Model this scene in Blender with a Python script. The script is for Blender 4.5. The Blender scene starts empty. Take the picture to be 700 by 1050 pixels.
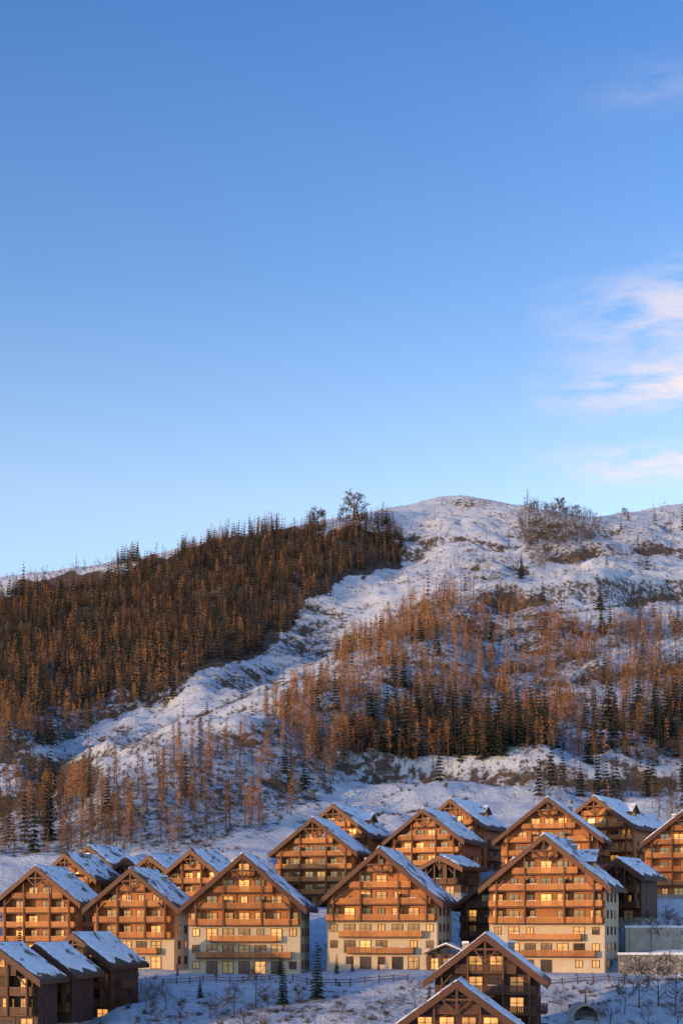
import bpy, math, random
import numpy as np
from mathutils import Vector
random.seed(7); rng=np.random.default_rng(7)
F=1458.3; HZ=950.0
scene=bpy.context.scene
col=scene.collection

# ------------------------------------------------------------ materials
def newmat(name):
    m=bpy.data.materials.new(name); m.use_nodes=True
    nt=m.node_tree; b=nt.nodes['Principled BSDF']
    return m,nt,b
def N(nt,t,**kw):
    n=nt.nodes.new(t)
    for k,v in kw.items(): setattr(n,k,v)
    return n
def L(nt,a,b): nt.links.new(a,b)
def noise(nt,scale,detail=4,rough=.55,vec=None):
    n=N(nt,'ShaderNodeTexNoise'); n.inputs['Scale'].default_value=scale
    n.inputs['Detail'].default_value=detail; n.inputs['Roughness'].default_value=rough
    if vec is not None: L(nt,vec,n.inputs['Vector'])
    return n
def math_(nt,op,a,b=None,c=None,clamp=False):
    n=N(nt,'ShaderNodeMath',operation=op); n.use_clamp=clamp
    for i,v in enumerate((a,b,c)):
        if v is None: continue
        if isinstance(v,(int,float)): n.inputs[i].default_value=v
        else: L(nt,v,n.inputs[i])
    return n.outputs[0]
def ramp(nt,fac,stops):
    r=N(nt,'ShaderNodeValToRGB'); el=r.color_ramp.elements
    while len(el)<len(stops): el.new(.5)
    for e,(p,c) in zip(el,stops): e.position=p; e.color=(*c,1)
    L(nt,fac,r.inputs['Fac']); return r.outputs['Color']
def mix(nt,fac,a,b,mode='MIX'):
    n=N(nt,'ShaderNodeMix',data_type='RGBA',blend_type=mode)
    if isinstance(fac,(int,float)): n.inputs[0].default_value=fac
    else: L(nt,fac,n.inputs[0])
    for i,v in ((6,a),(7,b)):
        if isinstance(v,tuple): n.inputs[i].default_value=(*v,1)
        else: L(nt,v,n.inputs[i])
    return n.outputs[2]
def bump(nt,h,b,strength=.5,dist=.1):
    n=N(nt,'ShaderNodeBump'); n.inputs['Strength'].default_value=strength; n.inputs['Distance'].default_value=dist
    L(nt,h,n.inputs['Height']); L(nt,n.outputs[0],b.inputs['Normal'])

def mat_ground():
    m,nt,b=newmat('snowy_ground')
    tc=N(nt,'ShaderNodeTexCoord').outputs['Object']
    at=N(nt,'ShaderNodeAttribute',attribute_name='bare').outputs['Fac']
    n1=noise(nt,.06,6,.65,tc).outputs['Fac']; n2=noise(nt,.45,6,.7,tc).outputs['Fac']; n3=noise(nt,2.2,4,.6,tc).outputs['Fac']
    s=math_(nt,'ADD',math_(nt,'MULTIPLY',n1,.25),math_(nt,'MULTIPLY',n2,.75))
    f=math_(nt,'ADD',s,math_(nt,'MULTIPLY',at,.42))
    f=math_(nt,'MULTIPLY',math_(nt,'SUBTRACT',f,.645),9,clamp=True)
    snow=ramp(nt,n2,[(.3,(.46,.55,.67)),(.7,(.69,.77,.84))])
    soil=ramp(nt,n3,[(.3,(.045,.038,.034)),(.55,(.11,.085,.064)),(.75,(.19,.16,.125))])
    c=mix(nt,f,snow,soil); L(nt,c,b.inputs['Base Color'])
    b.inputs['Roughness'].default_value=.8
    b.inputs['Specular IOR Level'].default_value=.2
    bump(nt,math_(nt,'ADD',n2,math_(nt,'MULTIPLY',n3,.4)),b,.9,1.5)
    return m
def mat_snow():
    m,nt,b=newmat('roof_snow')
    tc=N(nt,'ShaderNodeTexCoord').outputs['Object']
    rd=N(nt,'ShaderNodeObjectInfo').outputs['Random']
    n=noise(nt,.9,5,.6,tc).outputs['Fac']; n2=noise(nt,.33,5,.7,tc).outputs['Fac']
    c=ramp(nt,n,[(.3,(.60,.66,.75)),(.6,(.80,.85,.90))])
    f=math_(nt,'MULTIPLY',math_(nt,'SUBTRACT',math_(nt,'ADD',n2,math_(nt,'MULTIPLY',rd,.10)),.60),14,clamp=True)
    c=mix(nt,f,c,(.12,.075,.05))
    L(nt,c,b.inputs['Base Color'])
    b.inputs['Roughness'].default_value=.7; bump(nt,n,b,.6,.35); return m
def mat_wood(name,c0,c1,horizontal=False,scale=5.):
    m,nt,b=newmat(name)
    tc=N(nt,'ShaderNodeTexCoord').outputs['Object']
    mp=N(nt,'ShaderNodeMapping'); L(nt,tc,mp.inputs[0])
    mp.inputs['Scale'].default_value=(1,1,scale) if horizontal else (scale,scale,1)
    rd=N(nt,'ShaderNodeObjectInfo').outputs['Random']
    w=noise(nt,1.2,5,.7,mp.outputs[0]).outputs['Fac']
    w2=noise(nt,.35,3,.5,tc).outputs['Fac']
    s=math_(nt,'ADD',math_(nt,'MULTIPLY',w,.6),math_(nt,'MULTIPLY',w2,.4))
    s=math_(nt,'ADD',s,math_(nt,'MULTIPLY',math_(nt,'SUBTRACT',rd,.5),.2))
    c=ramp(nt,s,[(.36,c0),(.62,c1)])
    sep=N(nt,'ShaderNodeSeparateXYZ'); L(nt,tc,sep.inputs[0])
    k=math_(nt,'FRACT',math_(nt,'MULTIPLY',sep.outputs[2 if horizontal else 0],4.2))
    g=math_(nt,'LESS_THAN',k,.12)
    c=mix(nt,math_(nt,'MULTIPLY',g,.55),c,(.02,.01,.006))
    L(nt,c,b.inputs['Base Color']); b.inputs['Roughness'].default_value=.6
    bump(nt,k,b,.25,.03); return m
def mat_plain(name,c0,c1,scale=1.5,rough=.8,bs=.3):
    m,nt,b=newmat(name)
    tc=N(nt,'ShaderNodeTexCoord').outputs['Object']
    n=noise(nt,scale,6,.65,tc).outputs['Fac']
    L(nt,ramp(nt,n,[(.3,c0),(.7,c1)]),b.inputs['Base Color'])
    b.inputs['Roughness'].default_value=rough; bump(nt,n,b,bs,.05); return m
def mat_masonry():
    m,nt,b=newmat('stone_masonry')
    tc=N(nt,'ShaderNodeTexCoord').outputs['Object']
    v=N(nt,'ShaderNodeTexVoronoi'); v.inputs['Scale'].default_value=1.1; L(nt,tc,v.inputs['Vector'])
    v2=N(nt,'ShaderNodeTexVoronoi',feature='DISTANCE_TO_EDGE'); v2.inputs['Scale'].default_value=1.1; L(nt,tc,v2.inputs['Vector'])
    sp_=N(nt,'ShaderNodeSeparateColor'); L(nt,v.outputs['Color'],sp_.inputs[0])
    n=noise(nt,.5,5,.6,tc).outputs['Fac']
    c=ramp(nt,math_(nt,'ADD',math_(nt,'MULTIPLY',sp_.outputs[0],.6),math_(nt,'MULTIPLY',n,.4)),[(.1,(.12,.11,.10)),(.6,(.26,.235,.205)),(.9,(.40,.36,.31))])
    e=math_(nt,'LESS_THAN',v2.outputs['Distance'],.05); c=mix(nt,e,c,(.06,.055,.05)); L(nt,c,b.inputs['Base Color'])
    b.inputs['Roughness'].default_value=.9; bump(nt,v2.outputs['Distance'],b,.9,.2); return m
def mat_glass(name,c,metal,rough=.06,emit=None):
    m,nt,b=newmat(name)
    tc=N(nt,'ShaderNodeTexCoord').outputs['Object']
    rd=N(nt,'ShaderNodeObjectInfo').outputs['Random']
    n=noise(nt,1.1,2,.5,tc).outputs['Fac']
    s=math_(nt,'ADD',math_(nt,'MULTIPLY',n,.6),math_(nt,'MULTIPLY',rd,.4))
    L(nt,ramp(nt,s,[(.3,tuple(x*.5 for x in c)),(.7,c)]),b.inputs['Base Color'])
    b.inputs['Metallic'].default_value=metal; b.inputs['Roughness'].default_value=rough
    bump(nt,n,b,.05,.02)
    if emit:
        b.inputs['Emission Color'].default_value=(*emit[0],1)
        L(nt,math_(nt,'MULTIPLY',math_(nt,'POWER',s,1.6),emit[1]*2.4),b.inputs['Emission Strength'])
    return m
def mat_tree(name,dark,mid,light,rough=.8):
    m,nt,b=newmat(name)
    at=N(nt,'ShaderNodeAttribute',attribute_name='tint').outputs['Fac']
    rd=N(nt,'ShaderNodeObjectInfo').outputs['Random']
    geo=N(nt,'ShaderNodeNewGeometry')
    n=noise(nt,.35,3,.6,geo.outputs['Position']).outputs['Fac']
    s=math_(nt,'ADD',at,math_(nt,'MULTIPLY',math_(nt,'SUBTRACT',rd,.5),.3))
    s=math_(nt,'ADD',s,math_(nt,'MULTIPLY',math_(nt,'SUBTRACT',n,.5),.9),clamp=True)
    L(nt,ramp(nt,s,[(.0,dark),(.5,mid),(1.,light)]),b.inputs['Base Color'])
    b.inputs['Roughness'].default_value=rough; b.inputs['Specular IOR Level'].default_value=.15
    return m
M={}
M['ground']=mat_ground(); M['snow']=mat_snow()
M['wood']=mat_wood('golden_wood_cladding',(.20,.062,.013),(.44,.155,.033))
M['woodd']=mat_wood('dark_or_shaded_wood_cladding',(.034,.014,.008),(.085,.034,.016),True)  # naturally dark wood; also painted shade on the bottom-left chalets
M['beam']=mat_wood('timber_beam',(.065,.021,.007),(.15,.050,.015))
M['rail']=mat_wood('balcony_wood',(.34,.115,.022),(.60,.24,.055))
M['raild']=mat_wood('dark_or_shaded_balcony_wood',(.06,.023,.010),(.13,.052,.022))  # dark railings; on the bottom-left chalets they carry painted shade
M['trim']=mat_wood('roof_edge_timber',(.05,.017,.007),(.11,.037,.013))
M['cream']=mat_plain('cream_render',(.44,.36,.25),(.54,.45,.32),.5)
M['roof']=mat_plain('roof_slate',(.05,.036,.028),(.11,.075,.05),3)
M['stone']=mat_plain('grey_stone',(.20,.19,.175),(.40,.37,.33),1.4,.9,.9)
M['concrete']=mat_plain('pale_concrete',(.32,.30,.275),(.46,.43,.39),.6,.9,.3)
M['masonry']=mat_masonry()
M['dark']=mat_plain('painted_culvert_shade',(.01,.01,.01),(.02,.018,.016),2,.9)  # near-black colour standing in for shade inside the culvert
M['glass']=mat_glass('window_glass',(.17,.14,.11),.6)
M['sunset_curtain']=mat_glass('sunset_curtain_glass',(.85,.56,.22),.0,.5)  # curtains coloured gold to paint the sunset glow on the panes
M['lit']=mat_glass('lamp_and_sunset_glow_glass',(.8,.5,.2),.0,.3,((1,.43,.09),.66))  # glow: lamps in the bottom-centre buildings, painted sunset reflections on other chalets
M['larch']=mat_tree('larch_twigs',(.040,.030,.024),(.155,.086,.046),(.50,.245,.090))
M['spruce']=mat_tree('spruce_needles',(.008,.017,.016),(.019,.034,.026),(.042,.056,.036))
M['bare']=mat_tree('bare_twigs',(.055,.044,.040),(.125,.092,.074),(.21,.145,.105))
M['bark']=mat_plain('bark',(.05,.038,.030),(.12,.09,.07),2)

# ------------------------------------------------------------ mesh builder
class MB:
    def __init__(s): s.v=[];s.f=[];s.m=[];s.mats=[]
    def mi(s,mat):
        if mat not in s.mats: s.mats.append(mat)
        return s.mats.index(mat)
    def box(s,x0,x1,y0,y1,z0,z1,mat):
        b=len(s.v); s.v+=[(x,y,z) for z in (z0,z1) for y in (y0,y1) for x in (x0,x1)]
        for q in ((0,2,3,1),(4,5,7,6),(0,1,5,4),(2,6,7,3),(0,4,6,2),(1,3,7,5)):
            s.f.append(tuple(b+i for i in q)); s.m.append(s.mi(mat))
    def prism(s,poly,y0,y1,mat):
        b=len(s.v); n=len(poly)
        s.v+=[(x,y0,z) for x,z in poly]+[(x,y1,z) for x,z in poly]
        k=s.mi(mat)
        s.f.append(tuple(range(b,b+n))); s.f.append(tuple(range(b+2*n-1,b+n-1,-1))); s.m+=[k,k]
        for i in range(n):
            j=(i+1)%n; s.f.append((b+j,b+i,b+n+i,b+n+j)); s.m.append(k)
    def beam(s,p,q,w,mat,d=None):
        p=Vector(p);q=Vector(q);a=(q-p).normalized(); up=Vector((0,1,0)) if abs(a.y)<.9 else Vector((0,0,1))
        u=a.cross(up).normalized()*w/2; w2=(d or w)/2; v=a.cross(u).normalized()*w2
        b=len(s.v)
        for c in (p,q):
            for e in (-u-v,u-v,u+v,-u+v): s.v.append(tuple(c+e))
        for f in ((0,3,2,1),(4,5,6,7),(0,1,5,4),(1,2,6,5),(2,3,7,6),(3,0,4,7)):
            s.f.append(tuple(b+i for i in f)); s.m.append(s.mi(mat))
    def mesh(s,name):
        me=bpy.data.meshes.new(name); me.from_pydata(s.v,[],s.f)
        for m in s.mats: me.materials.append(M[m])
        me.polygons.foreach_set('material_index',s.m); me.update(); return me
def obj(name,me,parent=None,loc=(0,0,0),rz=0,scale=None):
    o=bpy.data.objects.new(name,me); col.objects.link(o)
    o.location=loc; o.rotation_euler=(0,0,rz)
    if scale is not None: o.scale=(scale,)*3 if isinstance(scale,(int,float)) else scale
    if parent: o.parent=parent
    return o
def top(o,label,cat,group=None,kind=None):
    if label: o['label']=label
    if cat: o['category']=cat
    if group: o['group']=group
    if kind: o['kind']=kind
    return o

# ------------------------------------------------------------ noise + terrain
def hsh(i,j,s):
    v=np.sin(i*127.1+j*311.7+s*74.7)*43758.5453
    return v-np.floor(v)
def vn(x,y,s=0):
    xi=np.floor(x);yi=np.floor(y);fx=x-xi;fy=y-yi
    fx=fx*fx*(3-2*fx);fy=fy*fy*(3-2*fy)
    a=hsh(xi,yi,s);b=hsh(xi+1,yi,s);c=hsh(xi,yi+1,s);d=hsh(xi+1,yi+1,s)
    return (a+(b-a)*fx)*(1-fy)+(c+(d-c)*fx)*fy-.5
def fbm(x,y,s=0,o=4):
    r=0;a=1.
    for k in range(o): r=r+a*vn(x,y,s+k*5.3); x=x*2.03+3.1; y=y*2.03+1.7; a*=.5
    return r
def smooth_table(xs,ys,lo,hi,win):
    t=np.arange(lo,hi+1.); v=np.interp(t,xs,ys); k=np.hanning(win*2+1); k/=k.sum()
    v2=np.convolve(np.pad(v,win,mode='edge'),k,'valid'); return t,v2
RID=smooth_table([-400,-100,0,60,100,150,200,300,340,400,430,455,490,520,545,560,600,640,700,800,1100],
                 [625,600,590,584,578,568,555,537,531,517,509,505,507,514,518,522,529,524,513,505,560],-400,1100,7)
DR=smooth_table([-400,0,200,350,465,600,700,1100],[860,860,860,900,950,900,960,900],-400,1100,40)
GS=smooth_table([0,100,250,420,580,750,1000],[880,830,765,705,650,590,505],0,1000,50)
FR=smooth_table([-700,0,150,205,224,238,264,290,327,350,370],[-34,-28,-27,-20,-13.5,-9.6,-8.8,-1,6,16.8,24],-700,370,5)
TERR=[([(480,634),(600,624),(720,606)],14),([(330,800),(450,797),(560,805),(720,800)],9),([(380,560),(460,548),(530,562)],5),([(560,572),(640,566),(720,560)],7),([(200,735),(280,700),(330,690)],4),([(560,700),(640,690),(720,684)],6),([(300,842),(400,832),(480,826)],5),([(-60,785),(60,778),(130,792)],13),([(-60,825),(50,818),(120,828)],6)]
def segd(px,py,P):
    d=np.full(px.shape,1e9)
    for (x0,y0),(x1,y1) in zip(P[:-1],P[1:]):
        t=np.clip(((px-x0)*(x1-x0)+(py-y0)*(y1-y0))/((x1-x0)**2+(y1-y0)**2),0,1)
        d=np.minimum(d,np.hypot(px-x0-t*(x1-x0),py-y0-t*(y1-y0)))
    return d
PADS=[]
def base_s(x,y):
    yy=np.maximum(y,120.); px=np.clip(x/yy*F+350,-400,1100)
    dr=np.interp(px,*DR); s=(y-350)/(dr-350); return px,dr,s
def terrain(x,y,pads=True):
    x=np.asarray(x,float);y=np.asarray(y,float)
    px,dr,s=base_s(x,y); rid=np.interp(px,*RID)
    g=(880-np.interp(np.clip(s,0,1)*1000,*GS))/375.
    py=880-g*(880-rid)
    yc=np.minimum(y,dr)
    zh=(HZ-py)/F*np.maximum(yc,1)
    over=np.maximum(y-dr,0); zh=zh-over*.22-over**2*.0005*(over<300)-(over>=300)*45
    zh=np.maximum(zh,-30)
    zf=np.interp(y,*FR)
    z=np.where(y<350,zf,zh)
    hill=np.clip((y-350)/90,0,1)*np.clip((dr-y)/60+.22,.22,1)
    sp=np.exp(-(segd(px,py,[(600,590),(430,690),(300,760),(120,850)])/42)**2)
    gu=np.exp(-(segd(px,py,[(430,545),(330,640),(230,705),(60,770)])/30)**2)
    gu2=np.exp(-(segd(px,py,[(620,560),(560,600),(500,660)])/26)**2)
    z=z+hill*(13*sp-10*gu-9*gu2)
    rg=np.abs(fbm(x/38,y/26,14,3))
    z=z+hill*(9*fbm(x/55,y/55,1,3)+6*(.35-rg)+3.0*fbm(x/13,y/10,9,3)+2.0*fbm(x/5.,y/4.,4,2))
    for (q,a) in TERR:
        yy=np.interp(px,[p[0] for p in q],[p[1] for p in q]); inside=np.clip((px-q[0][0])/30,0,1)*np.clip((q[-1][0]-px)/20,0,1)
        z=z+hill*inside*a*.5*np.tanh((yy-py)/3.)*np.exp(-((py-yy)/14)**2)
    z=z+np.clip((y-150)/60,0,1)*(y<=360)*(1.4*fbm(x/9,y/7,2,4))
    if pads and PADS:
        W=np.zeros(z.shape);S=np.zeros(z.shape);T=np.zeros(z.shape)
        for (cx,cy,cz,r) in PADS:
            d=np.hypot(x-cx,y-cy); w=np.clip((r*1.75-d)/(r*.75),0,1); w=w*w*(3-2*w)
            W=np.maximum(W,w);S+=w**3+1e-12;T+=(w**3+1e-12)*cz
        z=z*(1-W)+T/np.maximum(S,1e-9)*W
    return z

# ------------------------------------------------------------ chalets
winmesh={}
def window_mesh(w,h,g):
    k=(w,h,g)
    if k in winmesh: return winmesh[k]
    b=MB()
    b.box(-w/2,w/2,-.02,.05,0,h,g)
    t=.11
    b.box(-w/2-t,-w/2,-.1,.05,-t,h+t,'beam'); b.box(w/2,w/2+t,-.1,.05,-t,h+t,'beam')
    b.box(-w/2,w/2,-.1,.05,h,h+t,'beam'); b.box(-w/2,w/2,-.1,.05,-t,0,'beam')
    b.box(-.05,.05,-.075,-.021,0,h,'beam')
    if h>1.5:
        b.box(-w/2,-.05,-.07,-.021,h*.62,h*.62+.07,'beam'); b.box(.05,w/2,-.07,-.021,h*.62,h*.62+.07,'beam')
    winmesh[k]=b.mesh('window'); return winmesh[k]
balmesh={}
def balcony_mesh(w,dep,rl='rail'):
    w=round(w*2)/2
    k=(w,dep,rl)
    if k in balmesh: return balmesh[k]
    b=MB(); h=1.05
    b.box(-w/2,w/2,-dep,0,-.22,0,'beam')
    b.box(-w/2,w/2,-dep-.07,-dep+.05,h-.12,h,rl); b.box(-w/2,w/2,-dep-.05,-dep+.03,.06,.16,rl)
    n=int(w/.27)
    for i in range(n+1):
        x=-w/2+.08+(w-.16)*i/n; b.box(x-.10,x+.10,-dep-.02,-dep+.02,.161,h-.121,rl)
    for s in (-1,1):
        x=s*(w/2-.04)
        b.box(x-.04,x+.04,-dep+.06,0,h-.1,h,'beam')
        for j in range(int(dep/.27)):
            y=-dep+.2+j*.27; b.box(x-.02,x+.02,y-.08,y+.08,0,h-.101,rl)
    r=random.Random(int(w*7))
    for j in range(int(w/2.4)):
        if r.random()<.2:
            x=-w/2+1+j*2.3; b.box(x-.9*r.uniform(.4,1),x+.9*r.uniform(.4,1),-dep-.08,-dep+.06,h+.002,h+.07,'snow')
    balmesh[k]=b.mesh('balcony'); return balmesh[k]
def snow_mesh(hw,apex,tn,y0,y1,seed,cover=1.,thick=1.):
    r=random.Random(seed); b=MB(); nx,ny=14,16
    k=b.mi('snow')
    for s in (-1,1):
        base=len(b.v); nz=[[r.random() for _ in range(ny+1)] for _ in range(nx+1)]
        cut=[.25+1.5*abs(math.sin(seed*1.7+j*.45+s))*nz[0][j]**.7 for j in range(ny+1)]
        for lay in (0,1):
            for i in range(nx+1):
                for j in range(ny+1):
                    edge=hw*cover-cut[j]
                    y0j=y0+.12+.6*nz[i][0]*(1 if i>0 else 0); y1j=y1-.12
                    xx=edge*i/nx; yy=y0j+(y1j-y0j)*j/ny
                    e=min(nx-i,j,ny-j)
                    th=.0 if lay==0 else (.06+(.18+.28*nz[i][j])*min(1,e/1.5))*thick
                    if lay==1 and i==0: th=.32*thick
                    b.v.append((s*xx,yy,apex-xx*tn+.012+th))
        def id(l,i,j): return base+l*(nx+1)*(ny+1)+i*(ny+1)+j
        for i in range(nx):
            for j in range(ny):
                b.f.append((id(1,i,j),id(1,i+1,j),id(1,i+1,j+1),id(1,i,j+1))); b.m.append(k)
        for i in range(nx):
            for j in (0,ny): b.f.append((id(0,i,j),id(0,i+1,j),id(1,i+1,j),id(1,i,j))); b.m.append(k)
        for j in range(ny): b.f.append((id(0,nx,j),id(0,nx,j+1),id(1,nx,j+1),id(1,nx,j))); b.m.append(k)
    me=b.mesh('roof_snow'); me.polygons.foreach_set('use_smooth',[True]*len(me.polygons)); return me
def chalet(px,py,d,W,he,pitch=38,D=14,yaw=16,cream=0,label='',lit=0.,seed=0,chim=True,cover=1.,golden=True,dormer=False,thick=1.):
    r=random.Random(seed+11)
    tn=math.tan(math.radians(pitch)); ov=1.4; fo=2.3; fh=2.9
    apexw=he+W/2*tn; th=.42
    H=apexw+th
    zt=(HZ-py)/F*d; z0=zt-H; x0=(px-350)/F*d
    ya=math.radians(yaw)
    ox=x0+math.sin(ya)*fo; oy=d+math.cos(ya)*fo
    PADS.append((ox+math.sin(ya)*D*.45,oy+math.cos(ya)*D*.45,z0,max(W,D)*.62))
    e=bpy.data.objects.new('chalet',None); e.empty_display_size=3; col.objects.link(e)
    e.location=(ox,oy,z0); e.rotation_euler=(0,0,-ya)
    top(e,label,'chalet','chalets of the mountain village')
    wl='wood' if golden else 'woodd'; rl='rail' if golden else 'raild'
    hc=cream*fh
    b=MB()
    if cream:
        b.box(-W/2,W/2,0,D,-6,hc,'cream'); b.box(-W/2,W/2,.4,D,hc,he-.2,'cream')
    else:
        b.box(-W/2,W/2,-.05,D,-6,.9,'stone')
    obj('wall',b.mesh('wall'),e)
    b=MB(); zb=hc if cream else .9
    b.prism([(-W/2+.01,zb),(W/2-.01,zb),(W/2-.01,he),(0,apexw-.02),(-W/2+.01,he)],0.0,.4 if cream else D,wl)
    if cream: b.prism([(-W/2+.3,he-.2),(W/2-.3,he-.2),(0,apexw-.4)],.4,D,'woodd')
    obj('timber_wall',b.mesh('timber_wall'),e)
    b=MB(); hw=W/2+ov
    b.prism([(-hw,apexw-hw*tn),(0,apexw),(hw,apexw-hw*tn),(hw,apexw-hw*tn+th),(0,apexw+th),(-hw,apexw-hw*tn+th)],-fo,D+1.2,'roof')
    for s in (-1,1):
        b.prism([(0,apexw-.65),(s*(hw+.05),apexw-hw*tn-.70),(s*(hw+.05),apexw-hw*tn+th*.95),(0,apexw+th*.95)][::(1 if s<0 else -1)],-fo-.1,-fo-.003,'trim')
        b.box(min(s*hw,s*(hw+.1)),max(s*hw,s*(hw+.1)),-fo,D+1.2,apexw-hw*tn-.3,apexw-hw*tn+th-.1,'trim')
    for s in (-1,1):
        for t in (.3,.6,.9):
            x=s*hw*t; z=apexw-abs(x)*tn
            b.box(x-.14,x+.14,-fo+.05,-.01,z-.55,z-.16,'trim')
    ro=obj('roof',b.mesh('roof'),e)
    obj('roof_snow',snow_mesh(hw,apexw+th,tn,-fo,D+1.2,seed,cover,thick),ro)
    if chim:
        for k in range(r.choice([1,2])):
            cx=r.choice([-1,1])*W*r.uniform(.1,.25); cy=D*r.uniform(.3,.8); zc=apexw-abs(cx)*tn
            b=MB(); b.box(-.45,.45,-.45,.45,-.6,1.5,'stone'); b.box(-.57,.57,-.57,.57,1.5,1.65,'stone'); b.box(-.5,.5,-.5,.5,1.653,1.95,'snow')
            obj('chimney',b.mesh('chimney'),ro,(cx,cy,zc))
    if dormer:
        dw=W*.22; xr=W*.33; zr=apexw-xr*tn+th
        b=MB(); b.prism([(-dw/2,-1),(dw/2,-1),(dw/2,1.4),(0,1.4+dw*.36),(-dw/2,1.4)],0,3.4,wl)
        b.prism([(-dw/2-.5,1.05),(0,1.45+dw*.36),(dw/2+.5,1.05),(dw/2+.5,1.3),(0,1.7+dw*.36),(-dw/2-.5,1.3)],-.8,3.6,'roof')
        b.prism([(-dw/2-.4,1.38),(0,1.73+dw*.36),(dw/2+.4,1.38),(dw/2+.4,1.62),(0,2.05+dw*.36),(-dw/2-.4,1.62)],-.7,3.6,'snow')
        b.box(-.6,.6,-.03,.1,.2,1.3,'sunset_curtain')
        obj('dormer',b.mesh('dormer'),ro,(xr+.6,D*.45,zr-.6),math.pi/2)
    b=MB(); y=-fo+.25
    zc=apexw-W*.13*tn*1.0-.3
    b.beam((-W*.13,y,zc-.1),(W*.13,y,zc-.1),.28,'beam'); b.beam((0,y,zc-2.0),(0,y,apexw-.3),.28,'beam',.24)
    b.beam((0,y+.02,zc-1.9),(-W*.12,y+.02,zc),.2,'beam',.2); b.beam((0,y+.02,zc-1.9),(W*.12,y+.02,zc),.2,'beam',.2)
    obj('gable_truss',b.mesh('gable_truss'),e)
    nlev=int((apexw-1.6)/fh)
    def half(z): return W/2 if z<he else max(0,(apexw-z)/tn)
    sty=r.choice([0,1,2])
    for k in range(0,nlev+1):
        z=k*fh; hv=half(z+2.2)-.4
        if hv<.9: continue
        isc=k<cream
        cols=[-8.7,-5.8,-2.9,0,2.9,5.8,8.7] if W>19 and hv>3.6 else ([-7.2,-4.3,-1.45,1.45,4.3,7.2] if hv>2.4 else [0])
        for cx in cols:
            if abs(cx)+.85>hv: continue
            if r.random()<.06: continue
            g='lit' if r.random()<(lit or .22) else r.choice(['glass','sunset_curtain','glass'])  # default share of glowing panes imitates sunset reflections, not lamps
            if lit and g=='sunset_curtain': g='glass'
            big=(not(isc and abs(cx)>7)) and r.random()<.85
            ww,hh,zz=(1.8,2.05,.12) if big else (1.1,1.2,.95)
            obj('window',window_mesh(ww,hh,g),e,(cx,-.002,z+zz))
        if k>=1:
            fl=half(z+1.2)
            if isc:
                ww=[.86,.60,.74][(k+sty)%3]*W
                obj('balcony',balcony_mesh(ww,1.4,rl),e,(0,0,z))
            elif z<he-1:
                obj('balcony',balcony_mesh(W-.4,1.6,rl),e,(0,0,z))
            else:
                ww=2*fl-1.6
                if ww>2: obj('balcony',balcony_mesh(ww,1.45,rl),e,(0,0,z))
    for t in (-.42,-.17,.17,.42):
        x=t*W; zt_=apexw-abs(x)*tn-.2; zb=(max(1,cream))*fh
        b=MB(); b.box(-.12,.12,-1.86,-1.68,zb-.2,zt_,'beam')
        b.box(-.07,.07,-1.40,.0,zb-.2,min(zt_-.4,he+.8),wl)
        if abs(t)>.3: b.beam((0,-1.7,zt_-2.0),((-1 if t>0 else 1)*1.4,-1.7,zt_-.5),.18,'beam')
        obj('timber_post',b.mesh('timber_post'),e,(x,0,0))
    for k in range(0,int((he-.5)/fh)):
        for cy in (3.0,7.0,11.0):
            if cy>D-1.5: continue
            obj('window',window_mesh(1.2,1.3,'lit' if r.random()<.1 else 'glass'),e,(W/2+.002,cy,k*fh+.9),math.pi/2)
        if k>0 and not cream and D>8: obj('balcony',balcony_mesh(D*.55,1.1,rl),e,(W/2,D*.45,k*fh),math.pi/2)
    return e

chalet(36,888,285,16.5,11.2,38,12,13,0,'brown wooden chalet with snowy roof beside the pines',seed=1)
chalet(133,890,262,15.6,12.0,39,13,11,2,'cream-and-wood chalet, narrower than its neighbours, with stacked balconies',seed=2)
chalet(248,875,250,20,12.4,40.5,13,6,3,'cream-and-golden-wood chalet with stacked balconies above the road',seed=3)
chalet(388,869,250,20,12.6,40.5,15,14,3,'cream-and-golden-wood chalet with stacked balconies above the road',seed=4)
chalet(557,855,248,20.5,15.6,39,15,20,3,'tallest cream-and-wood chalet with six rows of balconies',seed=5,dormer=True)
chalet(526,880,268,22,12,37,13,21,0,'dark wooden chalet tucked against a taller chalet',seed=6,golden=False,chim=False)
chalet(320,838,322,18.2,12.8,38,13,16,0,'all-wood chalet with long balconies on the upper terrace',seed=7)
chalet(341,824,345,18,12.6,38,14,24,0,'wooden chalet whose snowy ridge rises behind another',seed=8,dormer=True)
chalet(433,829,322,17,11.8,37,14,24,0,'orange-brown wooden chalet with long balconies on the upper terrace',seed=9)
chalet(461,819,345,16,11.5,37,14,28,0,'wooden chalet partly hidden by its neighbour',seed=10,dormer=True)
chalet(561,817,305,21,12.6,38,14,18,0,'wide wooden chalet standing behind the tallest chalet',seed=12)
chalet(608,816,330,18,12.0,36,14,32,0,'wooden chalet with a wide snowy roof',seed=13,dormer=True)
chalet(645,833,345,12,10,35,12,34,0,'small wooden chalet with snowy roof below the larches',seed=15,golden=False)
chalet(703,829,300,17,12.0,38,14,12,0,'orange-brown wooden chalet beside a stone retaining wall',seed=14)
chalet(632,880,268,8,9.0,34,8,34,0,'small wooden annex chalet with thick snow roof',seed=16,golden=False,chim=False)
chalet(195,871,300,13,10.5,37,11,20,0,'small brown chalet with snowy roof between larger chalets',seed=17)
chalet(152,877,315,9,8.5,35,11,24,0,'small brown chalet with a broad snow roof',seed=18,golden=False,chim=False)
chalet(128,879,322,9,8.5,35,11,24,0,'small brown chalet with a broad snow roof',seed=28,golden=False,chim=False)
chalet(90,867,335,11,9.0,36,11,24,0,'small wooden chalet below the wooded slope',seed=19,golden=False,chim=False)
chalet(66,875,312,13,9.8,37,11,20,0,'small wooden chalet with steep snowy roof',seed=20)
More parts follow.
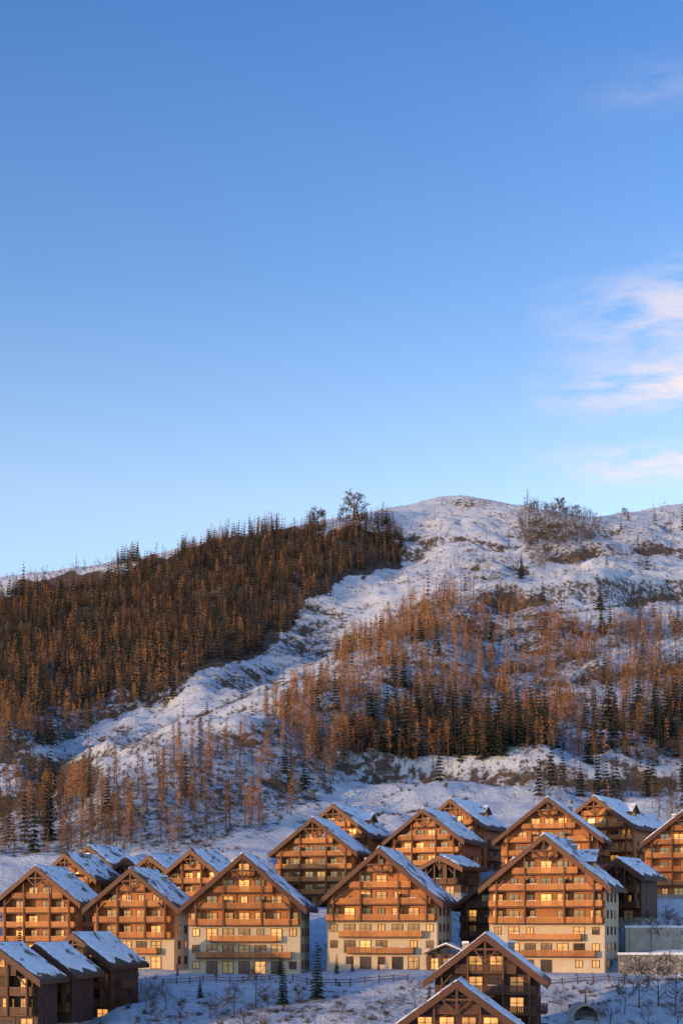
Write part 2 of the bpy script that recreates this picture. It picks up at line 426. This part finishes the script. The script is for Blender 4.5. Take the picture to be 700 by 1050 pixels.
chalet(450,877,300,8,6.5,26,9,30,0,'low wooden lodge with flat-pitched snow roof',seed=24,golden=False,chim=False)
chalet(-8,968,205,12,8.5,35,7,12,0,'shade-darkened wooden chalet with thick snow on its roof',seed=21,golden=False,chim=False,thick=.7)  # this and the next two: darker wood paints the shade they stand in
chalet(36,968,216,10,9,36,8,14,0,'shade-darkened wooden chalet with two snowy gables',seed=22,golden=False,chim=False,thick=.7)
chalet(74,957,230,11.5,10,36,10,18,0,'shade-darkened wooden chalet above the snowy bank',seed=23,golden=False,chim=False,thick=.7)
chalet(497,957,198,14.5,11,38,10,10,0,'dark wooden chalet with tall gable and lit windows',seed=25,golden=False,lit=.6,chim=True,cover=.95,thick=.5)
chalet(468,1006,184,17.5,9,36,7,8,0,'dark wooden chalet with glowing windows under its gable',seed=26,golden=False,lit=.7,chim=False,cover=.95,thick=.5)
for xx in (54,60,66,72,78,84,90): PADS.append((xx,255.,-4.2,5.))

# ------------------------------------------------------------ ground sheet
def axis(segs):
    out=[]
    for a,b,st in segs: out+=list(np.arange(a,b,st))
    return np.array(out+[segs[-1][1]])
xs=axis([(-5000,-1000,500),(-1000,-400,40),(-400,-270,8),(-270,270,1.7),(270,400,8),(400,1000,40),(1000,5000,500)])
ys=axis([(-2000,-200,200),(-200,180,12),(180,370,1.4),(370,1000,1.9),(1000,1400,20),(1400,7000,400)])
X,Y=np.meshgrid(xs,ys); Z=terrain(X,Y)
nx,ny=len(xs),len(ys)
V=np.stack([X.ravel(),Y.ravel(),Z.ravel()],1)
ii=np.arange(nx*ny).reshape(ny,nx)
Q=np.stack([ii[:-1,:-1],ii[:-1,1:],ii[1:,1:],ii[1:,:-1]],-1).reshape(-1,4)
me=bpy.data.meshes.new('ground'); me.from_pydata(V.tolist(),[],Q.tolist()); me.materials.append(M['ground'])
me.polygons.foreach_set('use_smooth',[True]*len(Q))
def project(x,y,z): 
    yy=np.maximum(y,1); return x/yy*F+350, HZ-z/yy*F
def inpoly(px,py,P):
    r=np.zeros(px.shape,bool); n=len(P)
    for i in range(n):
        x0,y0=P[i];x1,y1=P[(i+1)%n]
        if y0==y1: continue
        c=((y0>py)!=(y1>py))&(px<(x1-x0)*(py-y0)/(y1-y0)+x0); r^=c
    return r
R_UP=[(-60,622),(0,608),(100,590),(200,560),(300,540),(370,536),(412,550),(412,572),(360,588),(312,628),(262,668),(190,698),(100,716),(0,738),(-60,750)]
R_LOW=[(-60,650),(60,640),(200,650),(240,670),(160,724),(85,757),(30,772),(-60,785)]
R_MID=[(468,604),(550,622),(600,645),(610,720),(570,768),(430,772),(345,806),(290,842),(200,868),(60,880),(70,838),(140,798),(225,758),(298,722),(358,672),(418,620)]
R_RT=[(490,655),(600,652),(720,640),(720,800),(540,785),(480,700)]
R_SP1=[(360,742),(440,736),(560,745),(568,782),(470,789),(366,786)]
R_SP2=[(600,738),(720,728),(720,788),(605,788)]
R_KN=[(530,518),(560,515),(615,526),(608,572),(566,586),(530,556)]
R_UR=[(600,528),(720,518),(720,648),(600,652),(470,625),(460,565),(540,556)]
R_BR=[(540,780),(720,782),(720,850),(540,832)]
R_BL=[(-60,812),(40,812),(110,818),(200,876),(-60,886)]
R_STR=[(440,560),(470,604),(418,620),(358,672),(298,722),(225,758),(100,810),(0,810),(0,740),(190,698),(262,668),(312,628),(362,588)]
def jit(px,py,a=10,s=3): 
    return px+a*2*fbm(px/25,py/25,s,3), py+a*2*fbm(px/25,py/25,s+2,3)
PX,PY=project(X,Y,Z); jx,jy=jit(PX,PY)
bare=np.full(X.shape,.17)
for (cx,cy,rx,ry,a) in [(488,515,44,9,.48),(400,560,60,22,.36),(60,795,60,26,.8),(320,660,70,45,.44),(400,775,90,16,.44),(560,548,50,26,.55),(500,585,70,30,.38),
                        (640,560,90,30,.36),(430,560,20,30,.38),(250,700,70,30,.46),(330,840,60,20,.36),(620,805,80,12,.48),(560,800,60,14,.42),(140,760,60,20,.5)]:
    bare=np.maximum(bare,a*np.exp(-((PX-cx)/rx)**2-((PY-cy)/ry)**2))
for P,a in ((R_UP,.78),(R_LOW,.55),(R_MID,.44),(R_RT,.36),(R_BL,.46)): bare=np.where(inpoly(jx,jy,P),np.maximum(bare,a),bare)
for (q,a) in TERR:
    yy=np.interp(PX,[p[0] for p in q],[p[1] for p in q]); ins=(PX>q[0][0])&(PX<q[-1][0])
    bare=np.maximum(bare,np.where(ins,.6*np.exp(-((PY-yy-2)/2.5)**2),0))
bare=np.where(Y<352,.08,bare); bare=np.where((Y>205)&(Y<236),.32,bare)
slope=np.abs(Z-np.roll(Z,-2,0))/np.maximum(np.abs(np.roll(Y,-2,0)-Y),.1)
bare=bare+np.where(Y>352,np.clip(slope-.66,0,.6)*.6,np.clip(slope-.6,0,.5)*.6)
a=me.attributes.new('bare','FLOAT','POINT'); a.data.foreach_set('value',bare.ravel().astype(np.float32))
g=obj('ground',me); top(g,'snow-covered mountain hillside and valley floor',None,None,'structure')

# ------------------------------------------------------------ tree geometry
def tri_stick(out,p,q,w,r):
    a=q-p; n=np.cross(a,r.normal(size=3)); n/= (np.linalg.norm(n)+1e-9)
    out.append((p-n*w/2,p+n*w/2,q))
def trunk_tris(h,r0,lean,r,sides=4):
    t=[];c1=np.array([lean[0],lean[1],h])
    for i in range(sides):
        a0=2*math.pi*i/sides;a1=2*math.pi*(i+1)/sides
        p0=np.array([math.cos(a0)*r0,math.sin(a0)*r0,-.8]);p1=np.array([math.cos(a1)*r0,math.sin(a1)*r0,-.8])
        t.append((p0,p1,c1))
    return t
def larch(seed,nb,tw,wid=1.):
    r=np.random.default_rng(seed); h=12.; R=2.3*r.uniform(.75,1.25); lean=r.normal(size=2)*.25; lo=r.uniform(.1,.28)
    tk=trunk_tris(h,.17,lean,r); cr=[]
    for i in range(nb):
        t=lo+(1-lo)*r.uniform(0,.99)**.85; z=h*t; L_=R*(1-t)**.68*r.uniform(.45,1.2)*(1 if t>.25 else r.uniform(.4,.9))+.15
        az=r.uniform(0,2*math.pi); d=np.array([math.cos(az),math.sin(az),r.uniform(-.25,.35)])
        p=np.array([lean[0]*t,lean[1]*t,z]); q=p+d*L_
        tri_stick(cr,p,q,.10*wid,r)
        for k in range(tw):
            s=r.uniform(.2,1.); b=p+d*L_*s; e=b+np.array([r.normal()*.38,r.normal()*.38,r.uniform(-.5,.45)])
            tri_stick(cr,b,e,.14*wid,r)
    return tk,cr
def spruce(seed,layers,nb,sub=False):
    r=np.random.default_rng(seed); h=12.; R=2.3*r.uniform(.8,1.1); cr=[]
    tk=trunk_tris(h,.2,(0,0),r)
    for l in range(layers):
        t=.06+.92*(l/(layers-1))**.95; z=h*t; Rr=R*(1-t)**.85+.12
        off=r.uniform(0,6)
        for k in range(max(4,int(nb*(1-.5*t)))):
            az=off+2*math.pi*k/max(4,int(nb*(1-.5*t)))+r.normal()*.15; L_=Rr*r.uniform(.6,1.2)
            d=np.array([math.cos(az),math.sin(az),0]); n=np.array([-d[1],d[0],0])
            p=np.array([0,0,z+.25]); m=p+d*L_*.55+np.array([0,0,-.12*L_]); q=p+d*L_+np.array([0,0,-.45*L_+r.uniform(-.1,.25)])
            w=.30*L_+.1
            cr.append((p,m-n*w+np.array([0,0,-.25]),m+np.array([0,0,.08]))); cr.append((p,m+np.array([0,0,.08]),m+n*w+np.array([0,0,-.25])))
            cr.append((m-n*w*.8+np.array([0,0,-.25]),q,m)); cr.append((m,q,m+n*w*.8+np.array([0,0,-.25])))
            if sub:
                for _ in range(7):
                    s=r.uniform(.25,1); b=p+(q-p)*s; sg=r.choice([-1,1])
                    e=b+n*sg*r.uniform(.15,.45)*(1.1-s*.5)+d*.15+np.array([0,0,r.uniform(-.3,0)])
                    tri_stick(cr,b,e,.16,r)
    return tk,cr
def bareT(seed,n1=10,depth=3,spread=.9,wd=.2):
    r=np.random.default_rng(seed); cr=[]; h=9.
    tk=trunk_tris(h*.8,.2,r.normal(size=2)*.3,r)
    def rec(p,d,L_,w,k):
        q=p+d*L_; tri_stick(cr,p,q,w,r)
        if k==0: return
        for _ in range(4):
            s=r.uniform(.35,1); nd=d+r.normal(size=3)*.5; nd[2]+=.15; nd/=np.linalg.norm(nd)
            rec(p+d*L_*s,nd,L_*r.uniform(.45,.65),w*.72,k-1)
    for i in range(n1):
        t=r.uniform(.12,.8); az=r.uniform(0,6.28); d=np.array([math.cos(az)*spread,math.sin(az)*spread,r.uniform(.5,1.2)]); d/=np.linalg.norm(d)
        rec(np.array([0,0,h*t]),d,h*.32*(1.15-t*.6),wd,depth)
    return tk,cr
def shrub(seed):
    r=np.random.default_rng(seed); cr=[]
    for i in range(13):
        az=r.uniform(0,6.28); d=np.array([math.cos(az)*r.uniform(.2,1.),math.sin(az)*r.uniform(.2,1.),r.uniform(.4,1.3)])
        tri_stick(cr,np.array([r.normal()*.15,r.normal()*.15,-.1]),d,.22,r)
    return [],cr
def soup_mesh(name,parts,tint,mats):
    vs=[];mi=[]
    for k,p in enumerate(parts):
        vs+= [c for t in p for c in t]; mi+=[k]*len(p)
    vs=np.array(vs); n=len(vs)//3
    me=bpy.data.meshes.new(name); me.from_pydata(vs.tolist(),[],np.arange(n*3).reshape(-1,3).tolist())
    for m in mats: me.materials.append(M[m])
    me.polygons.foreach_set('material_index',mi)
    a=me.attributes.new('tint','FLOAT','POINT'); a.data.foreach_set('value',np.full(n*3,tint,np.float32))
    return me
def stuff_mesh(name,variants,pos,sc,tint,mats):
    arrs=[]
    for tk,cr in variants:
        a=np.array([c for t in tk+cr for c in t],dtype=np.float32); arrs.append((a,len(tk)))
    VV=[];TT=[];MI=[]
    for i in range(len(pos)):
        a,nt_=arrs[i%len(arrs)]; th=rng.uniform(0,6.28); c,s=math.cos(th),math.sin(th)
        sx=sc[i]; w=sx*rng.uniform(.8,1.2)
        p=np.empty_like(a); p[:,0]=(a[:,0]*c-a[:,1]*s)*w+pos[i][0]; p[:,1]=(a[:,0]*s+a[:,1]*c)*w+pos[i][1]; p[:,2]=a[:,2]*sx+pos[i][2]
        VV.append(p);TT.append(np.full(len(a),tint[i],np.float32))
        m=np.zeros(len(a)//3,np.int32); 
        if len(mats)>1: m[nt_:]=1
        MI.append(m)
    V=np.concatenate(VV);T=np.concatenate(TT);MI=np.concatenate(MI); n=len(V)//3
    me=bpy.data.meshes.new(name); me.vertices.add(len(V)); me.vertices.foreach_set('co',V.ravel())
    me.loops.add(len(V)); me.loops.foreach_set('vertex_index',np.arange(len(V),dtype=np.int32))
    me.polygons.add(n); me.polygons.foreach_set('loop_start',np.arange(0,n*3,3,dtype=np.int32))
    for m in mats: me.materials.append(M[m])
    me.polygons.foreach_set('material_index',MI)
    a=me.attributes.new('tint','FLOAT','POINT'); a.data.foreach_set('value',T)
    me.update(calc_edges=True); return me
def scatter(dens,y0=352,y1=985):
    x0,x1=-270,270; n=int((x1-x0)*(y1-y0)*dens)
    x=rng.uniform(x0,x1,n);y=rng.uniform(y0,y1,n); k=np.abs(x/y)<.265; x=x[k];y=y[k]
    z=terrain(x,y); _,dr,s=base_s(x,y); k=(y<dr+4); x=x[k];y=y[k];z=z[k]
    k=np.ones(len(x),bool)
    for (cx,cy,cz,r) in PADS: k&=np.hypot(x-cx,y-cy)>r*1.1
    return x[k],y[k],z[k]
DENS=.2
x,y,z=scatter(DENS); px,py=project(x,y,z); jx,jy=jit(px,py,11,21)
clump=np.clip(.70+1.4*fbm(x/20,y/20,33,3),.08,1.25)
pl=np.zeros(len(x));ps=np.zeros(len(x));pb=np.zeros(len(x));tint=np.full(len(x),.6);hs=np.ones(len(x));hsp=np.ones(len(x))
def reg(P,l,s,b,t,h=1.,cl=True,repl=False,sp_h=1.):
    k=inpoly(jx,jy,P); c=clump[k] if cl else 1.
    pl[k]=np.maximum(pl[k],l*c) if not repl else l*c; ps[k]=np.maximum(ps[k],s*c) if not repl else s*c; pb[k]=np.maximum(pb[k],b*c); tint[k]=t; hs[k]=h; hsp[k]=sp_h
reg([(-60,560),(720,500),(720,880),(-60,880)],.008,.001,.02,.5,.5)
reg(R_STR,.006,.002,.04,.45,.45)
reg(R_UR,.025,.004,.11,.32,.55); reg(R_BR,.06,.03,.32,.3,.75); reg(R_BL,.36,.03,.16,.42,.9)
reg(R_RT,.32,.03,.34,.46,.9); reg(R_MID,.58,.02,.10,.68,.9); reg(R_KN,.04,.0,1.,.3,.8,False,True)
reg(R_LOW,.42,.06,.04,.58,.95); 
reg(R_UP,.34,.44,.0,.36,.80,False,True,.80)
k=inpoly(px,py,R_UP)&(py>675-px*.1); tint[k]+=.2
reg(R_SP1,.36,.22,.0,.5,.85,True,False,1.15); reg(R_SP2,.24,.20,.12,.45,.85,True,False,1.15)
k=inpoly(px,py,[(-60,560),(110,560),(110,600),(-60,612)]); pb[k]=.12; hs[k]=.6
u=rng.random(len(x)); kl=u<pl; ks=(u>=pl)&(u<pl+ps); kb=(u>=pl+ps)&(u<pl+ps+pb)
print('counts',kl.sum(),ks.sum(),kb.sum())
P3=np.stack([x,y,z],1)
LV=[larch(s,42,3,1.15) for s in range(8)]; LD=[larch(s+50,80,4,.9) for s in range(5)]
SV=[spruce(s,8,6) for s in range(4)]; SD=[spruce(s+9,13,9) for s in range(3)]
BV=[bareT(s,6,2,.9,.18) for s in range(4)]; BD=[bareT(s+9,8,3,.9,.13) for s in range(3)]
def populate(kmask,name,kind_mats,low,high,lab,cat,grp,forest,flab,hh,limit,HS,var=.32):
    idx=np.where(kmask)[0]; sc=(.45+.70*rng.random(len(idx)))*HS[idx]*hh
    inframe=(px[idx]>-5)&(px[idx]<705)
    app=sc/y[idx]*inframe; order=np.argsort(-app); near=order[:limit]; far=order[limit:]
    meshes={}
    for t in (0.15,.4,.65,.9):
        for i,h in enumerate(high): meshes[(t,i)]=soup_mesh(name,h,t,kind_mats)
    ts=np.array([.15,.4,.65,.9])
    for j in near:
        i=idx[j]; tt=np.clip(tint[i]+rng.normal()*.2,0,1); t=float(ts[np.argmin(abs(ts-tt))])
        o=obj(name,meshes[(t,int(rng.integers(len(high))))],None,tuple(P3[i]),rng.uniform(0,6.28),float(sc[j]))
        top(o,lab,cat,grp)
    if len(far):
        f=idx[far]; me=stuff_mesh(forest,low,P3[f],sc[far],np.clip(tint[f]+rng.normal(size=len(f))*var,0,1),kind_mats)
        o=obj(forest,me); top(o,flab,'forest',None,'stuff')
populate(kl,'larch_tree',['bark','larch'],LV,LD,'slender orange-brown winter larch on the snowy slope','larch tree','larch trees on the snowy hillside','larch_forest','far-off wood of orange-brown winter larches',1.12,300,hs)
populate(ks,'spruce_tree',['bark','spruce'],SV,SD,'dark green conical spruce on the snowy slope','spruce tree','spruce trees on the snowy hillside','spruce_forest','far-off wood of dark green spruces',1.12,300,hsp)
populate(kb,'bare_tree',['bark','bare'],BV,BD,'leafless grey-brown tree standing in snow','bare tree','leafless trees on the snowy hillside','bare_woodland','far-off leafless trees and scrub',.85,265,hs)
x2,y2,z2=scatter(.15); qx,qy=project(x2,y2,z2); cl=np.clip(.3+1.8*fbm(x2/16,y2/16,71,3),0.03,1)
cl=cl*np.where(inpoly(qx,qy,R_STR),1.6,1)
k=rng.random(len(x2))<cl*.5; p=np.stack([x2,y2,z2],1)[k]
x3,y3,z3=scatter(.14,195,352); cl=np.clip(.12+1.6*fbm(x3/9,y3/9,75,3),0.0,1); k=rng.random(len(x3))<cl; p=np.concatenate([p,np.stack([x3,y3,z3],1)[k]])
me=stuff_mesh('scrub',[shrub(s) for s in range(5)],p,.35+.8*rng.random(len(p)),rng.random(len(p)),['bare'])
top(obj('scrub',me),'low brown scrub poking through the snow','scrub',None,'stuff')

def tree_at(name,fn,mats,px_,d,hpx,label,cat,base=12.,grp=None,tint_=.5,wide=1.):
    x_=(px_-350)/F*d; z_=float(terrain(np.array([x_]),np.array([float(d)]))[0]); s=hpx/F*d/base
    e=bpy.data.objects.new(name,None); col.objects.link(e); e.location=(x_,d,z_); e.scale=(s*wide,s*wide,s); e.rotation_euler=(0,0,random.uniform(0,6))
    top(e,label,cat,grp); tk,cr=fn
    obj('trunk',soup_mesh('trunk',[tk],tint_,[mats[0]]),e); obj('crown',soup_mesh('crown',[cr],tint_,[mats[1]]),e)
    return e
for (a_,d_,h_) in ((363,888,30),(325,876,23),(573,893,22),(352,880,16),(590,903,12),(640,915,9)):
    tree_at('bare_tree',bareT(int(a_),24,3,1.3,.30),['bark','bare'],a_,d_,h_,'large leafless tree standing on the ridge crest','bare tree',9.,None,.4,1.1)
for (a_,d_,h_) in ((290,228,48),(325,230,58),(287,246,22),(345,246,20),(361,246,16),(388,246,13),(182,247,14),(20,262,50),(8,258,40),(205,232,22),(600,228,16),(440,228,20)):
    tree_at('spruce_tree',spruce(int(a_),18,12,True),['bark','spruce'],a_,d_,h_,'small dark green spruce on the snowy bank','spruce tree',12.,'spruces around the chalets')
for (a_,d_,h_) in ((262,226,44),(240,224,36),(215,222,30),(655,226,50),(640,224,40),(675,228,55),(692,224,46),(575,225,26),(680,262,60),(665,266,45),(700,264,50),(425,226,30),(170,225,26),(150,226,30),(275,224,30),(310,223,26),(395,222,18),(610,221,22),(185,219,34),(350,221,22),(375,219,20),(228,219,40),(625,219,30),(665,217,34),(695,216,40),(250,218,36),(268,217,30),(160,217,34)):
    tree_at('bare_tree',bareT(int(a_)+3,14,3,1.1,.15),['bark','bare'],a_,d_,h_,'leafless bushy tree on the snowy bank','bare tree',9.,'leafless trees around the chalets',.2)

# ------------------------------------------------------------ fence, walls, culvert
def gz(x,y): return float(terrain(np.array([float(x)]),np.array([float(y)]))[0])
def fence(px0,px1,d,label):
    b=MB(); x0=(px0-350)/F*d;x1=(px1-350)/F*d; n=max(2,int((x1-x0)/2.2)); pts=[]
    for i in range(n+1):
        xx=x0+(x1-x0)*i/n; zz=gz(xx,d); pts.append((xx,d,zz)); b.box(xx-.09,xx+.09,d-.09,d+.09,zz-.4,zz+1.2,'raild')
    for p_,q_ in zip(pts[:-1],pts[1:]):
        for h in (.45,.9): b.beam((p_[0],d-.12,p_[2]+h),(q_[0],d-.12,q_[2]+h),.12,'raild',.06)
    top(obj('wooden_fence',b.mesh('wooden_fence')),label,'fence')
fence(140,290,239,'low wooden rail fence along the snowy road'); fence(300,418,238,'low wooden rail fence along the snowy road')
fence(560,640,237,'low wooden rail fence above the snowy bank')
b=MB(); xa=(640-350)/F*262; xb=(780-350)/F*262; b.box(xa,xb,261,262.4,-12,-.3,'concrete')
for i in range(6):
    xx=xa+1+i*4.; b.box(xx-.25,xx+.25,260.7,260.997,-12,-.6,'concrete')
b.box(xa-.1,xb,260.9,262.5,-.297,.1,'snow'); top(obj('concrete_wall',b.mesh('concrete_wall')),'pale concrete retaining wall capped with snow','wall')
b=MB(); xa=(634-350)/F*248; xb=(790-350)/F*248; b.box(xa,xb,247.4,248.6,-14,-5.0,'masonry')
b.box(xa-.1,xb,247.3,248.7,-4.997,-4.6,'snow'); top(obj('stone_wall',b.mesh('stone_wall')),'low rough stone wall topped with snow','wall')
b=MB(); ro_,ri=2.3,1.9; n=14
for i in range(n):
    a0=math.pi*i/n;a1=math.pi*(i+1)/n
    b.prism([(math.cos(a0)*ri,math.sin(a0)*ri),(math.cos(a0)*ro_,math.sin(a0)*ro_),(math.cos(a1)*ro_,math.sin(a1)*ro_),(math.cos(a1)*ri,math.sin(a1)*ri)],-.6,5,'stone')
b.box(-ro_,-ri,-.6,5,-3,0,'stone');b.box(ri,ro_,-.6,5,-3,0,'stone')
b.box(-ri,ri,4.5,4.9,-3,ri,'dark')  # dark panel paints the unlit depth of the short tunnel
cx=(595-350)/F*226; top(obj('culvert',b.mesh('culvert'),None,(cx,221.5,gz(cx,223)-.3)),'round-arched stone culvert mouth in the snowy bank','culvert')
def porch(pxc,d,w,h,label):
    x_=(pxc-350)/F*d; z_=gz(x_,d); e=bpy.data.objects.new('entrance_lodge',None); col.objects.link(e); e.location=(x_,d,z_); e.rotation_euler=(0,0,-.25)
    top(e,label,'lodge')
    b=MB(); b.box(-w/2,w/2,0,4,-3,h,'woodd'); obj('wall',b.mesh('wall'),e)
    b=MB(); b.prism([(-w/2-.6,h-.1),(0,h+1.5),(w/2+.6,h-.1),(w/2+.6,h+.15),(0,h+1.75),(-w/2-.6,h+.15)],-1.4,4.5,'roof'); r_=obj('roof',b.mesh('roof'),e)
    b=MB(); b.prism([(-w/2-.5,h+.2),(0,h+1.76),(w/2+.5,h+.2),(w/2+.5,h+.4),(0,h+2.),(-w/2-.5,h+.4)],-1.25,4.5,'snow'); obj('roof_snow',b.mesh('roof_snow'),r_)
    for i in range(4):
        xx=-w/2+w*i/3; b=MB(); b.box(-.15,.15,-1.2,-.9,-1,h,'raild'); obj('timber_post',b.mesh('timber_post'),e,(xx,0,0))
    for i in range(3): obj('window',window_mesh(1.2,1.9,'lit'),e,(-w/2+w*(i+.5)/3,-.002,.3))
porch(458,248,6.5,3.0,'small dark wooden entrance lodge with lit windows')

# ------------------------------------------------------------ light, world, camera
AZ=math.radians(56); EL=math.radians(4.6)
S=Vector((-math.sin(AZ)*math.cos(EL),-math.cos(AZ)*math.cos(EL),math.sin(EL)))
sl=bpy.data.lights.new('sun','SUN'); sl.energy=4.1; sl.angle=math.radians(1.0); sl.color=(1,.57,.24)
so=bpy.data.objects.new('sun',sl); col.objects.link(so); so.rotation_euler=S.to_track_quat('Z','Y').to_euler(); so.location=(-100,-100,100)
w=bpy.data.worlds.new('World'); scene.world=w; w.use_nodes=True; nt=w.node_tree
bg=nt.nodes['Background']; sky=N(nt,'ShaderNodeTexSky'); sky.sky_type='NISHITA'; sky.sun_disc=False
sky.sun_elevation=math.radians(6.5); sky.sun_rotation=math.atan2(S.x,S.y); sky.altitude=1800; sky.dust_density=.4; sky.ozone_density=2.0; sky.air_density=1.
tc=N(nt,'ShaderNodeTexCoord').outputs['Generated']; sp=N(nt,'ShaderNodeSeparateXYZ'); L(nt,tc,sp.inputs[0])
mp=N(nt,'ShaderNodeMapping'); mp.inputs['Scale'].default_value=(6,6,24); mp.inputs['Rotation'].default_value=(0,math.radians(-8),0); L(nt,tc,mp.inputs[0])
cn=noise(nt,3.2,9,.66,mp.outputs[0]).outputs['Fac']
mx=math_(nt,'MULTIPLY',math_(nt,'SUBTRACT',sp.outputs[0],.115),10,clamp=True)
def band(c,wd,a_):
    d_=math_(nt,'DIVIDE',math_(nt,'SUBTRACT',sp.outputs[2],c),wd); return math_(nt,'MULTIPLY',math_(nt,'EXPONENT',math_(nt,'MULTIPLY',math_(nt,'MULTIPLY',d_,d_),-1)),a_)
bs=math_(nt,'ADD',math_(nt,'ADD',band(.390,.021,.9),band(.349,.014,1.5)),band(.303,.010,1.4))
bs=math_(nt,'ADD',bs,band(.50,.010,.25))
cf=math_(nt,'MULTIPLY',math_(nt,'MULTIPLY',math_(nt,'SUBTRACT',cn,.38),4.2,clamp=True),math_(nt,'MULTIPLY',bs,mx))
cf=math_(nt,'MULTIPLY',cf,.82,clamp=True)
hz=math_(nt,'MULTIPLY',sp.outputs[2],1.75,clamp=True)
gain=ramp(nt,hz,[(0,(.62,.48,.43)),(.50,(.62,.49,.45)),(.72,(.35,.38,.445)),(1.,(.19,.285,.42))])
skyc=mix(nt,1.,sky.outputs[0],gain,'MULTIPLY')
skyc=mix(nt,cf,skyc,(1.08,.93,.92)); L(nt,skyc,bg.inputs['Color'])
bg.inputs['Strength'].default_value=.92
cam=bpy.data.cameras.new('camera'); co=bpy.data.objects.new('camera',cam); col.objects.link(co)
co.location=(0,0,0); co.rotation_euler=(math.radians(90),0,0)
cam.sensor_fit='HORIZONTAL'; cam.sensor_width=24; cam.lens=50; cam.shift_y=(HZ-525)/700; cam.clip_end=20000; cam.clip_start=1
scene.camera=co
scene.view_settings.view_transform='Standard'; scene.view_settings.look='None'; scene.view_settings.exposure=0
